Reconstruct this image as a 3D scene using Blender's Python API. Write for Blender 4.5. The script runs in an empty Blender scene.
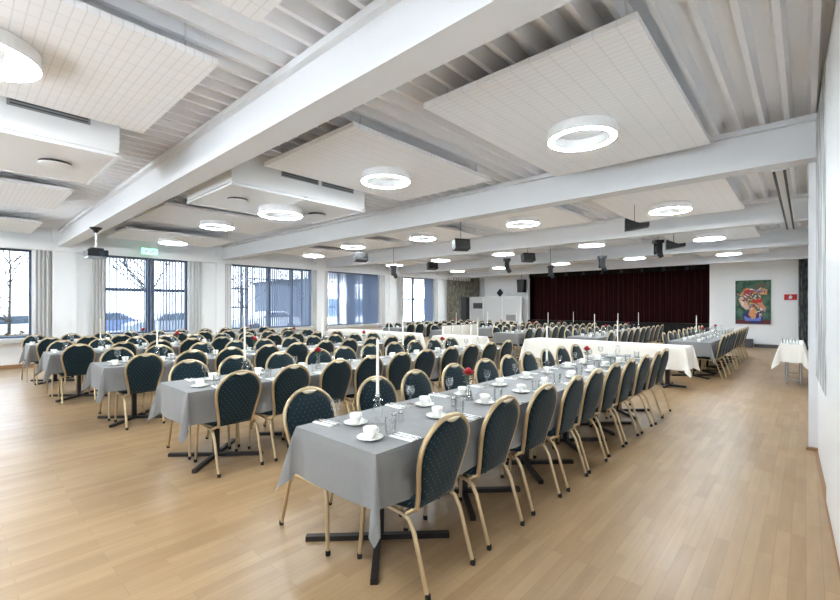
import bpy, bmesh, math, random
from mathutils import Vector, Matrix
random.seed(7)
R = math.radians
PI = math.pi
scene = bpy.context.scene
COL = scene.collection

# ------------------------------------------------------------------ camera
cam_d = bpy.data.cameras.new('camera')
cam_d.sensor_width = 36.0
cam_d.lens = 425.0 / 840.0 * 36.0
cam_d.shift_y = 6.0 / 840.0
cam_d.clip_start = 0.02
cam_d.clip_end = 300
cam = bpy.data.objects.new('camera', cam_d)
cam.location = (0, 0, 1.5)
cam.rotation_euler = (R(90), 0, math.atan(386.0 / 425.0))
COL.objects.link(cam)
scene.camera = cam

# ------------------------------------------------------------------ world, light, exposure
WORLD_STRENGTH = 2.3
RING_E = 60.0
SUN_STRENGTH = 150.0
world = bpy.data.worlds.new('overcast_sky')
scene.world = world
world.use_nodes = True
wn = world.node_tree
bg = wn.nodes['Background']
tc = wn.nodes.new('ShaderNodeTexCoord')
sx = wn.nodes.new('ShaderNodeSeparateXYZ')
cr = wn.nodes.new('ShaderNodeValToRGB')
cr.color_ramp.elements[0].position = 0.0
cr.color_ramp.elements[0].color = (0.86, 0.92, 1.0, 1)
cr.color_ramp.elements[1].position = 0.6
cr.color_ramp.elements[1].color = (0.74, 0.86, 1.0, 1)
wn.links.new(tc.outputs['Generated'], sx.inputs[0])
wn.links.new(sx.outputs['Z'], cr.inputs[0])
wn.links.new(cr.outputs[0], bg.inputs[0])
bg.inputs[1].default_value = WORLD_STRENGTH
sun_d = bpy.data.lights.new('bounce_sun', 'SUN')
sun_d.energy = SUN_STRENGTH
sun_d.angle = R(3)
sun_d.color = (1.0, 0.99, 0.98)
bounce_sun = bpy.data.objects.new('bounce_sun', sun_d)
bounce_sun.rotation_euler = Vector((-0.95, -0.10, -0.24)).to_track_quat('-Z', 'Y').to_euler()  # low light added for the bounce ground behind the camera; none enters the hall
COL.objects.link(bounce_sun)
scene.view_settings.view_transform = 'Standard'
scene.view_settings.look = 'None'
scene.view_settings.gamma = 1.0
scene.view_settings.use_curve_mapping = False
scene.view_settings.exposure = 1.7
try:
    scene.cycles.max_bounces = 10
    scene.cycles.diffuse_bounces = 5
    scene.cycles.transparent_max_bounces = 24
    scene.cycles.sample_clamp_indirect = 6.0
    scene.cycles.caustics_reflective = False
    scene.cycles.caustics_refractive = False
except Exception:
    pass

# ------------------------------------------------------------------ materials
def srgb(r, g, b):
    f = lambda c: (c / 12.92 if c <= 0.04045 else ((c + 0.055) / 1.055) ** 2.4)
    return (f(r / 255.0), f(g / 255.0), f(b / 255.0), 1)

def mat(name, col, rough=0.6, metal=0.0, spec=0.5, emit=None, es=0.0, vary=0.0, vscale=8.0, bump=0.0, bscale=60.0, sheen=0.0):
    m = bpy.data.materials.new(name)
    m.use_nodes = True
    nt = m.node_tree
    b = nt.nodes['Principled BSDF']
    b.inputs['Base Color'].default_value = col
    b.inputs['Roughness'].default_value = rough
    b.inputs['Metallic'].default_value = metal
    b.inputs['Specular IOR Level'].default_value = spec
    if sheen:
        b.inputs['Sheen Weight'].default_value = sheen
    if emit:
        b.inputs['Emission Color'].default_value = emit
        b.inputs['Emission Strength'].default_value = es
    if vary or bump:
        t = nt.nodes.new('ShaderNodeTexCoord')
    if vary:
        n = nt.nodes.new('ShaderNodeTexNoise')
        n.inputs['Scale'].default_value = vscale
        n.inputs['Detail'].default_value = 5
        nt.links.new(t.outputs['Object'], n.inputs['Vector'])
        mx = nt.nodes.new('ShaderNodeMix'); mx.data_type = 'RGBA'
        nt.links.new(n.outputs['Fac'], mx.inputs['Factor'])
        mx.inputs['A'].default_value = tuple(max(0, c * (1 - vary)) for c in col[:3]) + (1,)
        mx.inputs['B'].default_value = tuple(min(1, c * (1 + vary)) for c in col[:3]) + (1,)
        nt.links.new(mx.outputs['Result'], b.inputs['Base Color'])
    if bump:
        n2 = nt.nodes.new('ShaderNodeTexNoise')
        n2.inputs['Scale'].default_value = bscale
        nt.links.new(t.outputs['Object'], n2.inputs['Vector'])
        bp = nt.nodes.new('ShaderNodeBump')
        bp.inputs['Strength'].default_value = bump
        bp.inputs['Distance'].default_value = 0.01
        nt.links.new(n2.outputs['Fac'], bp.inputs['Height'])
        nt.links.new(bp.outputs['Normal'], b.inputs['Normal'])
    return m

def nmath(nt, op, a, b=None, c=None):
    n = nt.nodes.new('ShaderNodeMath'); n.operation = op
    for i, v in enumerate((a, b, c)):
        if v is None: continue
        if isinstance(v, (int, float)): n.inputs[i].default_value = v
        else: nt.links.new(v, n.inputs[i])
    return n.outputs[0]

def glass_mat(name, tint=(1, 1, 1, 1), refl=0.12):
    m = bpy.data.materials.new(name); m.use_nodes = True
    nt = m.node_tree; nt.nodes.clear()
    o = nt.nodes.new('ShaderNodeOutputMaterial')
    tr = nt.nodes.new('ShaderNodeBsdfTransparent'); tr.inputs[0].default_value = tint
    gl = nt.nodes.new('ShaderNodeBsdfGlossy'); gl.inputs['Roughness'].default_value = 0.03
    fr = nt.nodes.new('ShaderNodeLayerWeight'); fr.inputs[0].default_value = 0.35
    mx = nt.nodes.new('ShaderNodeMixShader')
    f = nmath(nt, 'MULTIPLY_ADD', fr.outputs['Fresnel'], 0.4, refl * 0.4)
    nt.links.new(f, mx.inputs[0])
    nt.links.new(tr.outputs[0], mx.inputs[1]); nt.links.new(gl.outputs[0], mx.inputs[2])
    nt.links.new(mx.outputs[0], o.inputs[0])
    return m

def floor_mat():
    m = mat('beech_parquet', srgb(196, 160, 116), rough=0.3, spec=0.45)
    nt = m.node_tree; b = nt.nodes['Principled BSDF']
    t = nt.nodes.new('ShaderNodeTexCoord')
    mp = nt.nodes.new('ShaderNodeMapping'); mp.inputs['Rotation'].default_value = (0, 0, R(90))
    nt.links.new(t.outputs['Object'], mp.inputs['Vector'])
    br = nt.nodes.new('ShaderNodeTexBrick')
    br.offset = 0.37; br.offset_frequency = 3; br.squash = 1.0
    br.inputs['Scale'].default_value = 1.0
    br.inputs['Brick Width'].default_value = 0.62
    br.inputs['Row Height'].default_value = 0.072
    br.inputs['Mortar Size'].default_value = 0.0012
    br.inputs['Mortar Smooth'].default_value = 0.2
    br.inputs['Color1'].default_value = srgb(168, 139, 103)
    br.inputs['Color2'].default_value = srgb(155, 125, 90)
    br.inputs['Mortar'].default_value = srgb(138, 110, 80)
    nt.links.new(mp.outputs[0], br.inputs['Vector'])
    n = nt.nodes.new('ShaderNodeTexNoise'); n.inputs['Scale'].default_value = 3.0; n.inputs['Detail'].default_value = 6
    mp2 = nt.nodes.new('ShaderNodeMapping'); mp2.inputs['Scale'].default_value = (9.0, 0.8, 1)
    nt.links.new(t.outputs['Object'], mp2.inputs['Vector']); nt.links.new(mp2.outputs[0], n.inputs['Vector'])
    hs = nt.nodes.new('ShaderNodeHueSaturation')
    v = nmath(nt, 'MULTIPLY_ADD', n.outputs['Fac'], 0.36, 0.82)
    nt.links.new(v, hs.inputs['Value']); nt.links.new(br.outputs['Color'], hs.inputs['Color'])
    nt.links.new(hs.outputs[0], b.inputs['Base Color'])
    n3 = nt.nodes.new('ShaderNodeTexNoise'); n3.inputs['Scale'].default_value = 1.6; n3.inputs['Detail'].default_value = 4
    nt.links.new(t.outputs['Object'], n3.inputs['Vector'])
    rr = nmath(nt, 'MULTIPLY_ADD', n3.outputs['Fac'], 0.2, 0.26)
    nt.links.new(rr, b.inputs['Roughness'])
    return m

def fabric_mat(name, base, dot):
    m = mat(name, base, rough=0.85, spec=0.25, sheen=0.15)
    nt = m.node_tree; b = nt.nodes['Principled BSDF']
    t = nt.nodes.new('ShaderNodeTexCoord'); s = nt.nodes.new('ShaderNodeSeparateXYZ')
    nt.links.new(t.outputs['Object'], s.inputs[0])
    a = 2 * PI / 0.040
    cx = nmath(nt, 'COSINE', nmath(nt, 'MULTIPLY', s.outputs['X'], a))
    cz = nmath(nt, 'COSINE', nmath(nt, 'MULTIPLY', nmath(nt, 'ADD', s.outputs['Z'], s.outputs['Y']), a))
    p = nmath(nt, 'MULTIPLY', cx, cz)
    g = nmath(nt, 'GREATER_THAN', p, 0.86)
    mx = nt.nodes.new('ShaderNodeMix'); mx.data_type = 'RGBA'
    nt.links.new(g, mx.inputs['Factor']); mx.inputs['A'].default_value = base; mx.inputs['B'].default_value = dot
    nt.links.new(mx.outputs['Result'], b.inputs['Base Color'])
    return m

def cloth_mat(name, col, rough=0.7):
    m = mat(name, col, rough=rough, spec=0.3, sheen=0.2)
    nt = m.node_tree; b = nt.nodes['Principled BSDF']
    t = nt.nodes.new('ShaderNodeTexCoord'); s = nt.nodes.new('ShaderNodeSeparateXYZ')
    nt.links.new(t.outputs['Object'], s.inputs[0])
    def crease(o, pitch):
        f = nmath(nt, 'PINGPONG', o, pitch)
        return nmath(nt, 'LESS_THAN', f, 0.006)
    c = nmath(nt, 'MAXIMUM', crease(s.outputs['X'], 0.19), crease(s.outputs['Y'], 0.31))
    n = nt.nodes.new('ShaderNodeTexNoise'); n.inputs['Scale'].default_value = 5
    nt.links.new(t.outputs['Object'], n.inputs['Vector'])
    h = nmath(nt, 'MULTIPLY_ADD', c, 0.6, n.outputs['Fac'])
    bp = nt.nodes.new('ShaderNodeBump'); bp.inputs['Strength'].default_value = 0.8; bp.inputs['Distance'].default_value = 0.012
    nt.links.new(h, bp.inputs['Height']); nt.links.new(bp.outputs['Normal'], b.inputs['Normal'])
    return m

def tile_mat(name, col, line, w, h):
    m = mat(name, col, rough=0.8, spec=0.2)
    nt = m.node_tree; b = nt.nodes['Principled BSDF']
    t = nt.nodes.new('ShaderNodeTexCoord')
    br = nt.nodes.new('ShaderNodeTexBrick'); br.offset = 0.0
    br.inputs['Scale'].default_value = 1.0
    br.inputs['Brick Width'].default_value = w; br.inputs['Row Height'].default_value = h
    br.inputs['Mortar Size'].default_value = 0.0045; br.inputs['Mortar Smooth'].default_value = 0.4
    br.inputs['Color1'].default_value = col
    br.inputs['Color2'].default_value = tuple(c * 0.985 for c in col[:3]) + (1,)
    br.inputs['Mortar'].default_value = line
    nt.links.new(t.outputs['Object'], br.inputs['Vector'])
    nt.links.new(br.outputs['Color'], b.inputs['Base Color'])
    return m

def streak_mat(name, c1, c2, scale):
    m = mat(name, c1, rough=0.8)
    nt = m.node_tree; b = nt.nodes['Principled BSDF']
    t = nt.nodes.new('ShaderNodeTexCoord'); mp = nt.nodes.new('ShaderNodeMapping'); mp.inputs['Scale'].default_value = scale
    n = nt.nodes.new('ShaderNodeTexNoise'); n.inputs['Scale'].default_value = 1.0; n.inputs['Detail'].default_value = 7
    r = nt.nodes.new('ShaderNodeValToRGB')
    r.color_ramp.elements[0].position = 0.38; r.color_ramp.elements[0].color = c1
    r.color_ramp.elements[1].position = 0.62; r.color_ramp.elements[1].color = c2
    nt.links.new(t.outputs['Object'], mp.inputs[0]); nt.links.new(mp.outputs[0], n.inputs['Vector'])
    nt.links.new(n.outputs['Fac'], r.inputs[0]); nt.links.new(r.outputs[0], b.inputs['Base Color'])
    return m

M = {}
M['wall'] = mat('white_wall_paint', srgb(243, 243, 243), 0.75, vary=0.015, vscale=2)
M['ceil'] = mat('white_steel_deck', srgb(247, 247, 248), 0.6, spec=0.3)
M['beam'] = mat('glare_dimmed_white', srgb(224, 224, 225), 0.6, spec=0.3)  # greyed below the panel white to tame glare on the lit beam faces
M['tile'] = tile_mat('white_tile_panel', srgb(248, 248, 249), srgb(233, 233, 234), 0.15, 0.06)
M['white'] = mat('white_gloss', srgb(240, 240, 240), 0.35)
M['porcelain'] = mat('porcelain', srgb(242, 240, 234), 0.15)
M['paper'] = mat('napkin_paper', srgb(240, 240, 236), 0.8)
M['floor'] = floor_mat()
M['wood'] = mat('brown_wood', srgb(150, 112, 76), 0.5, vary=0.15, vscale=10)
M['gold'] = mat('champagne_gold_metal', srgb(196, 174, 138), 0.36, metal=0.72, spec=0.5)
M['fabric'] = fabric_mat('teal_dotted_fabric', srgb(8, 31, 38), srgb(62, 86, 88))
M['grip'] = mat('pale_grip', srgb(222, 210, 186), 0.35, metal=0.3)
M['rubber'] = mat('black_rubber', srgb(22, 20, 20), 0.7)
M['cloth'] = cloth_mat('grey_cloth', srgb(126, 125, 124))
M['wcloth'] = cloth_mat('white_cloth', srgb(238, 234, 226))
M['dark_metal'] = mat('dark_steel', srgb(52, 47, 46), 0.45, metal=0.5)
M['steel'] = mat('brushed_steel', srgb(190, 190, 192), 0.25, metal=0.9)
M['black'] = mat('black_plastic', srgb(26, 27, 30), 0.5)
M['blackcloth'] = mat('black_cloth', srgb(18, 15, 16), 0.9)
M['grille'] = mat('grey_grille', srgb(150, 150, 152), 0.6)
M['darkgrey'] = mat('dark_gap', srgb(84, 84, 86), 0.8)
M['glass'] = glass_mat('clear_glass', (0.985, 0.99, 0.99, 1), 0.08)
M['pane'] = glass_mat('window_glass', (0.95, 0.98, 1.0, 1), 0.06)
M['frame'] = mat('slate_blue_frame', srgb(62, 76, 98), 0.45)
def vane_mat():
    m = mat('blind_vane', srgb(146, 156, 174), 0.8); nt = m.node_tree; b = nt.nodes['Principled BSDF']
    tl = nt.nodes.new('ShaderNodeBsdfTranslucent'); tl.inputs[0].default_value = srgb(176, 190, 212)
    mx = nt.nodes.new('ShaderNodeMixShader'); mx.inputs[0].default_value = 0.4
    nt.links.new(b.outputs[0], mx.inputs[1]); nt.links.new(tl.outputs[0], mx.inputs[2])
    nt.links.new(mx.outputs[0], nt.nodes['Material Output'].inputs['Surface'])
    return m
M['vane'] = vane_mat()
M['drape'] = mat('grey_drape', srgb(205, 204, 203), 0.85, sheen=0.2)
M['wax'] = mat('white_wax', srgb(240, 236, 224), 0.4)
M['ring'] = mat('ring_glow', (1, 1, 1, 1), 0.5, emit=(0.83, 0.93, 1.0, 1), es=RING_E)
M['maroon'] = mat('maroon_velvet', srgb(46, 15, 18), 0.95, spec=0.1, sheen=0.05)
M['pattern'] = streak_mat('patterned_drape', srgb(84, 82, 72), srgb(150, 146, 130), (30, 30, 5))
M['rose'] = mat('rose_red', srgb(176, 18, 34), 0.6)
M['leaf'] = mat('leaf_green', srgb(66, 92, 56), 0.6)
M['red'] = mat('sign_red', srgb(200, 36, 38), 0.5)
M['exit'] = mat('exit_green_lit', srgb(120, 190, 150), 0.5, emit=srgb(120, 205, 165), es=0.8)
M['stone'] = streak_mat('grey_relief', srgb(150, 150, 150), srgb(216, 216, 214), (26, 10, 2.2))
M['marble'] = mat('speckled_sill', srgb(190, 188, 184), 0.4, vary=0.25, vscale=30)
M['cream'] = mat('cream_slipcover', srgb(238, 232, 222), 0.85, sheen=0.2)
M['tan'] = mat('tan_wood', srgb(176, 132, 84), 0.5)
M['grass'] = mat('winter_grass', srgb(92, 90, 66), 0.95, vary=0.3, vscale=1.5)
M['terrace'] = mat('bounce_concrete', srgb(186, 190, 194), 0.9, vary=0.05, vscale=1.0)
M['asphalt'] = mat('pale_asphalt', srgb(112, 113, 116), 0.9, vary=0.1, vscale=2)
M['hedge'] = mat('brown_hedge', srgb(84, 66, 42), 0.95, vary=0.5, vscale=14)
M['bark'] = mat('grey_bark', srgb(58, 54, 50), 0.9, vary=0.2, vscale=10)
M['carwhite'] = mat('car_paint_white', srgb(235, 236, 238), 0.2)
M['carblue'] = mat('car_paint_blue', srgb(116, 130, 164), 0.25)
M['carsilver'] = mat('car_paint_silver', srgb(160, 165, 172), 0.3)
M['carglass'] = mat('car_dark_glass', srgb(60, 74, 88), 0.1)
M['brick'] = mat('pale_facade', srgb(128, 134, 144), 0.9, vary=0.06, vscale=2)
M['facadeglass'] = mat('facade_glass', srgb(48, 62, 80), 0.2)
M['screen'] = mat('white_screen', srgb(214, 216, 216), 0.6, vary=0.03, vscale=1)

# ------------------------------------------------------------------ mesh building
class MB:
    def __init__(s):
        s.v = []; s.f = []; s.sm = []
    def add(s, vs, fs, smooth=False):
        o = len(s.v); s.v += [tuple(v) for v in vs]
        s.f += [tuple(i + o for i in f) for f in fs]; s.sm += [smooth] * len(fs)
        return s
    def box(s, x0, x1, y0, y1, z0, z1, bev=0.0):
        if bev <= 0:
            v = [(x0, y0, z0), (x1, y0, z0), (x1, y1, z0), (x0, y1, z0), (x0, y0, z1), (x1, y0, z1), (x1, y1, z1), (x0, y1, z1)]
            return s.add(v, [(0, 3, 2, 1), (4, 5, 6, 7), (0, 1, 5, 4), (1, 2, 6, 5), (2, 3, 7, 6), (3, 0, 4, 7)])
        bm = bmesh.new(); bmesh.ops.create_cube(bm, size=1)
        bmesh.ops.scale(bm, vec=(x1 - x0, y1 - y0, z1 - z0), verts=bm.verts)
        bmesh.ops.translate(bm, vec=((x0 + x1) / 2, (y0 + y1) / 2, (z0 + z1) / 2), verts=bm.verts)
        bmesh.ops.bevel(bm, geom=list(bm.edges), offset=bev, segments=2, profile=0.7, affect='EDGES')
        bm.verts.index_update()
        s.add([v.co for v in bm.verts], [[v.index for v in f.verts] for f in bm.faces]); bm.free()
        return s
    def prism(s, poly, z0, z1, axis='z'):
        n = len(poly)
        mk = {'z': lambda p, h: (p[0], p[1], h), 'y': lambda p, h: (p[0], h, p[1]), 'x': lambda p, h: (h, p[0], p[1])}[axis]
        v = [mk(p, z0) for p in poly] + [mk(p, z1) for p in poly]
        f = [tuple(range(n))[::-1], tuple(range(n, 2 * n))] + [(i, (i + 1) % n, n + (i + 1) % n, n + i) for i in range(n)]
        return s.add(v, f)
    def tube(s, pts, r, seg=8, closed=False, caps=True, sx=1.0):
        P = [Vector(p) for p in pts]; n = len(P)
        rs = r if isinstance(r, (list, tuple)) else [r] * n
        rings = []; up = None
        for i in range(n):
            if closed: t = (P[(i + 1) % n] - P[i - 1])
            else: t = P[min(i + 1, n - 1)] - P[max(i - 1, 0)]
            t.normalize()
            if up is None:
                a = Vector((0, 0, 1)) if abs(t.z) < 0.9 else Vector((1, 0, 0))
                u = t.cross(a).normalized()
            else:
                u = (up - t * up.dot(t)).normalized()
            up = u; w = t.cross(u)
            rings.append([P[i] + (u * math.cos(2 * PI * k / seg) * sx + w * math.sin(2 * PI * k / seg)) * rs[i] for k in range(seg)])
        v = [p for rg in rings for p in rg]; f = []
        m = n if closed else n - 1
        for i in range(m):
            j = (i + 1) % n
            for k in range(seg):
                f.append((i * seg + k, i * seg + (k + 1) % seg, j * seg + (k + 1) % seg, j * seg + k))
        s.add(v, f, True)
        if not closed and caps:
            s.add(rings[0], [tuple(range(seg))[::-1]]); s.add(rings[-1], [tuple(range(seg))])
        return s
    def lathe(s, prof, c=(0, 0, 0), seg=16, smooth=True):
        v = []; f = []; n = len(prof)
        for (r, z) in prof:
            for k in range(seg):
                a = 2 * PI * k / seg
                v.append((c[0] + r * math.cos(a), c[1] + r * math.sin(a), c[2] + z))
        for i in range(n - 1):
            for k in range(seg):
                f.append((i * seg + k, i * seg + (k + 1) % seg, (i + 1) * seg + (k + 1) % seg, (i + 1) * seg + k))
        s.add(v, f, smooth)
        if prof[0] == prof[-1]: return s
        if prof[0][0] > 1e-5: s.add(v[:seg], [tuple(range(seg))[::-1]])
        if prof[-1][0] > 1e-5: s.add(v[-seg:], [tuple(range(seg))])
        return s
    def mesh(s, name, m):
        me = bpy.data.meshes.new(name); me.from_pydata(s.v, [], s.f)
        me.polygons.foreach_set('use_smooth', s.sm); me.materials.append(m)
        me.validate(); me.update()
        return me
    def build(s, name, m, parent=None, loc=None):
        o = bpy.data.objects.new(name, s.mesh(name, m)); COL.objects.link(o)
        if parent: o.parent = parent
        if loc: o.location = loc
        return o

def tag(o, label, cat, group=None, kind=None):
    o['label'] = label; o['category'] = cat
    if group: o['group'] = group
    if kind: o['kind'] = kind
    return o
def empty(name, loc=(0, 0, 0), rz=0.0):
    o = bpy.data.objects.new(name, None); COL.objects.link(o)
    o.empty_display_size = 0.1; o.location = loc; o.rotation_euler = (0, 0, rz)
    return o
def struct(o, label=None):
    o['kind'] = 'structure'; o['category'] = 'setting'
    if label: o['label'] = label
    return o
KIDS = {}
def copy_tree(o):
    def rec(a, p):
        c = a.copy(); COL.objects.link(c)
        if p: c.parent = p
        for ch in a.children: rec(ch, c)
        return c
    return rec(o, None)

# ------------------------------------------------------------------ dimensions
XL = -14.1          # window wall
YB = 19.7           # stage wall
YF = -3.5           # wall behind the camera
ZD = 3.45           # underside of deck
ZB = 3.0            # underside of beams

# ------------------------------------------------------------------ setting
struct(MB().box(XL - 0.3, 0.7, YF - 0.2, YB + 3.2, -0.12, 0.0).build('floor', M['floor']), 'pale beech parquet floor of narrow staggered strips')

def deck():
    mb = MB(); x = XL; prof = []
    while x < 0.62:
        prof += [(x, ZD + 0.13), (x + 0.11, ZD + 0.13), (x + 0.135, ZD), (x + 0.175, ZD)]
        x += 0.20
    prof.append((x, ZD + 0.13))
    n = len(prof)
    v = [(p[0], YF, p[1]) for p in prof] + [(p[0], YB + 3.1, p[1]) for p in prof]
    v += [(prof[0][0], YF, ZD + .25), (prof[-1][0], YF, ZD + .25), (prof[0][0], YB + 3.1, ZD + .25), (prof[-1][0], YB + 3.1, ZD + .25)]
    f = [(i, i + 1, n + i + 1, n + i) for i in range(n - 1)] + [(2 * n, 2 * n + 2, 2 * n + 3, 2 * n + 1)]
    mb.add(v, f)
    return mb
struct(deck().build('ceiling', M['ceil']), 'white corrugated steel deck ceiling with ribs running towards the stage')

def beam(y1, i):
    mb = MB(); x0, x1 = XL, 0.13
    y0 = y1 - 0.26; yc = (y0 + y1) / 2
    mb.box(x0, x1, y0, y1, ZB, ZB + 0.09)
    mb.box(x0, x1, yc - 0.05, yc + 0.05, ZB + 0.09, ZD - 0.06)
    mb.box(x0, x1, y0 + 0.02, y1 - 0.02, ZD - 0.06, ZD - 0.001)
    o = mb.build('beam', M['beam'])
    struct(o, '%s white steel ceiling beam counted from the painting end' % ['fifth', 'fourth', 'third', 'second', 'first'][i])
for i, y in enumerate((2.05, 6.10, 10.15, 14.2, 18.25)): beam(y, i)

# window wall: piers, sill wall and head band
WINS = [(-1.3, 1.32), (2.78, 4.88), (6.16, 9.30), (9.98, 12.72), (14.26, 16.52)]
ZS, ZH = 0.72, 2.88
mb = MB(); last = YF
for (a, b) in WINS:
    mb.box(XL - 0.25, XL, last, a, 0, ZD + 0.2); last = b
    mb.box(XL - 0.25, XL, a, b, 0, ZS); mb.box(XL - 0.25, XL, a, b, ZH, ZD + 0.2)
mb.box(XL - 0.25, XL, last, YB + 3.1, 0, ZD + 0.2)
struct(mb.build('wall_left', M['wall']), 'white wall pierced by five tall windows')
for (yc) in (1.93, 5.95, 9.72, 13.6, 17.0):
    struct(MB().box(XL, XL + 0.10, yc - 0.24, yc + 0.24, 0, ZD).build('column', M['wall']), 'white wall column between two of the tall windows')
struct(MB().box(XL + 0.002, XL + 0.16, YF, YB, ZH + 0.0, ZB + 0.1).build('trim_1', M['wall']), 'white boxed band above the windows')
struct(MB().box(XL, XL + 0.03, YF, YB, 0, 0.09).build('baseboard_left', M['wood']), 'brown wooden baseboard under the windows')
# back wall
mb = MB()
mb.box(XL, -10.47, YB, YB + 0.2, 0, ZD + 0.2)
mb.box(-2.76, 0.7, YB, YB + 0.2, 0, ZD + 0.2)
mb.box(-10.47, -2.76, YB, YB + 0.2, 3.16, ZD + 0.2)
struct(mb.build('wall_back', M['wall']), 'white end wall around the stage opening')
struct(MB().box(XL, 0.7, YB + 3.0, YB + 3.2, 0, ZD + .2).build('wall_stage', M['blackcloth']), 'black rear wall of the stage')
FILL_WINS = [(-11.6, -10.1), (-8.0, -6.5), (-4.6, -3.2), (-1.5, -0.2)]  # made-up openings, out of view, letting fill light onto the ceiling
mb = MB(); last = XL
for (a, b) in FILL_WINS:
    mb.box(last, a, YF - 0.2, YF, 0, ZD + 0.2); last = b
    mb.box(a, b, YF - 0.2, YF, 0, 0.5); mb.box(a, b, YF - 0.2, YF, 2.95, ZD + 0.2)
mb.box(last, 0.7, YF - 0.2, YF, 0, ZD + 0.2)
struct(mb.build('wall_front', M['wall']), 'white wall at the near end of the hall')
for i, (a, b) in enumerate(FILL_WINS):
    w = struct(empty('window_%d' % (i + 6), (a, YF - 0.1, 0.5)), 'tall window added unseen behind the camera to daylight the ceiling')
    f = MB(); W = b - a; f.box(0, .05, -.05, .05, 0, 2.45); f.box(W - .05, W, -.05, .05, 0, 2.45); f.box(.05, W - .05, -.05, .05, 0, .05); f.box(.05, W - .05, -.05, .05, 2.4, 2.45)
    f.build('frame', M['frame'], w)
    MB().box(W / 2 - .03, W / 2 + .03, -.045, .045, .05, 2.4).build('mullion', M['frame'], w)
    MB().box(.05, W - .05, -.004, .004, .05, 2.4).build('pane', M['pane'], w)
# right wall: slightly angled near part, pillar, straight far part
xr = lambda y: 0.0915 + 0.027 * (6.03 - y)
mb = MB()
mb.prism([(xr(YF), YF), (xr(6.05), 6.05), (0.7, 6.05), (0.7, YF)], 0, ZD + 0.2)
mb.box(0.10, 0.7, 6.05, YB + 3.2, 0, ZD + 0.2)
struct(mb.build('wall_right', M['wall']), 'white side wall carrying the grey relief')
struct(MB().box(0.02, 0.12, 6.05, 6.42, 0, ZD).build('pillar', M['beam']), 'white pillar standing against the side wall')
struct(MB().prism([(xr(6.0) - 0.03, 6.03), (xr(6.0), 6.03), (xr(YF), YF), (xr(YF) - 0.03, YF)][::-1], 0.0005, 0.004).build('trim_2', M['wood']), 'brown border plank along the side wall')
struct(MB().box(0.0, 0.13, 6.0, 6.05, 0.0005, 0.025).build('trim_3', M['wood']), 'brown wooden block at the pillar foot')
mb = MB()
mb.prism([(xr(4.47) - 0.02, 4.47), (xr(4.47), 4.47), (xr(YF + .05), YF + .05), (xr(YF + .05) - 0.02, YF + .05)][::-1], 0.02, 3.38)
struct(mb.build('trim_4', M['white']), 'smooth white wall lining nearer than the relief')
mb = MB()
mb.prism([(xr(5.98) - 0.018, 5.98), (xr(5.98) - 0.001, 5.98), (xr(4.62) - 0.001, 4.62), (xr(4.62) - 0.018, 4.62)][::-1], 0.79, 3.40)
tag(mb.build('wall_relief', M['stone']), 'tall narrow grey streaked relief hung on the white side wall', 'artwork')

# windows ----------------------------------------------------------
def window(i, a, b, mull, trans):
    w = struct(empty('window_%d' % (i + 1), (XL - 0.1, a, ZS)), 'tall slate blue framed window, %s along the wall from the near end' % ['first', 'second', 'third', 'fourth', 'fifth'][i])
    W, H = b - a, ZH - ZS
    mb = MB(); t = 0.05
    mb.box(-0.05, 0.05, 0, t, 0, H); mb.box(-0.05, 0.05, W - t, W, 0, H)
    mb.box(-0.05, 0.05, t, W - t, 0, t); mb.box(-0.05, 0.05, t, W - t, H - t, H)
    mb.build('frame', M['frame'], w)
    for (m, wd) in mull:
        MB().box(-0.05, 0.05, m - a - wd / 2, m - a + wd / 2, t, H - t).build('mullion', M['frame'], w)
    for (p, q, z, th) in trans:
        MB().box(-0.045, 0.045, p - a, q - a, z - ZS - th / 2, z - ZS + th / 2).build('transom', M['frame'], w)
    MB().box(-0.004, 0.004, t, W - t, t, H - t).build('pane', M['pane'], w)
window(0, *WINS[0], [(0.0, .06)], [])
window(1, *WINS[1], [(3.83, .11)], [(2.83, 3.77, 1.96, .09), (3.89, 4.83, 1.96, .09)])
window(2, *WINS[2], [(6.82, .05), (7.6, .14), (8.5, .06)], [(6.21, 6.79, 2.08, .06), (6.21, 6.79, 1.46, .06), (6.85, 7.53, 2.45, .04), (7.67, 8.47, 2.45, .04)])
window(3, *WINS[3], [(10.65, .07), (11.35, .09), (12.05, .09)], [(10.03, 10.61, 2.15, .06), (10.03, 10.61, 1.45, .06)])
window(4, *WINS[4], [(15.1, .10)], [(14.31, 15.05, 1.82, .07), (15.15, 16.47, 1.82, .07)])
for i, (a, b) in enumerate(WINS):
    s = MB().box(XL - 0.05, XL + 0.18, a - 0.1, b + 0.1, ZS - 0.11, ZS - 0.002).build('window_sill', M['marble'])
    struct(s, 'speckled grey sill below the %s window' % ['first', 'second', 'third', 'fourth', 'fifth'][i])

def blind(i, y0, y1, pitch=0.082):
    t = empty('vertical_blind', (XL + 0.07, y0, ZS))
    tag(t, 'grey vertical vane blind turned open, hanging in the %s window from near end' % ['first', 'second', 'third', 'fourth', 'fifth'][i], 'blind', 'vertical blinds in the windows')
    MB().box(-0.03, 0.03, 0, y1 - y0, ZH - ZS - 0.04, ZH - ZS - 0.001).build('head_rail', M['frame'], t)
    mb = MB(); y = 0.04
    while y < y1 - y0:
        a = R(random.uniform(3, 11)); c, s = math.cos(a), math.sin(a); h = 0.043; e = 0.0012
        P = [(-h * c - e * s, y - h * s + e * c), (h * c - e * s, y + h * s + e * c), (h * c + e * s, y + h * s - e * c), (-h * c + e * s, y - h * s - e * c)]
        mb.prism([p for p in P][::-1], 0.03, ZH - ZS - 0.04)
        y += pitch
    mb.build('vanes', M['vane'], t)
for i in (1, 2, 3): blind(i, WINS[i][0] + 0.06, WINS[i][1] - 0.06)
blind(4, 15.75, 16.44)

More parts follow.
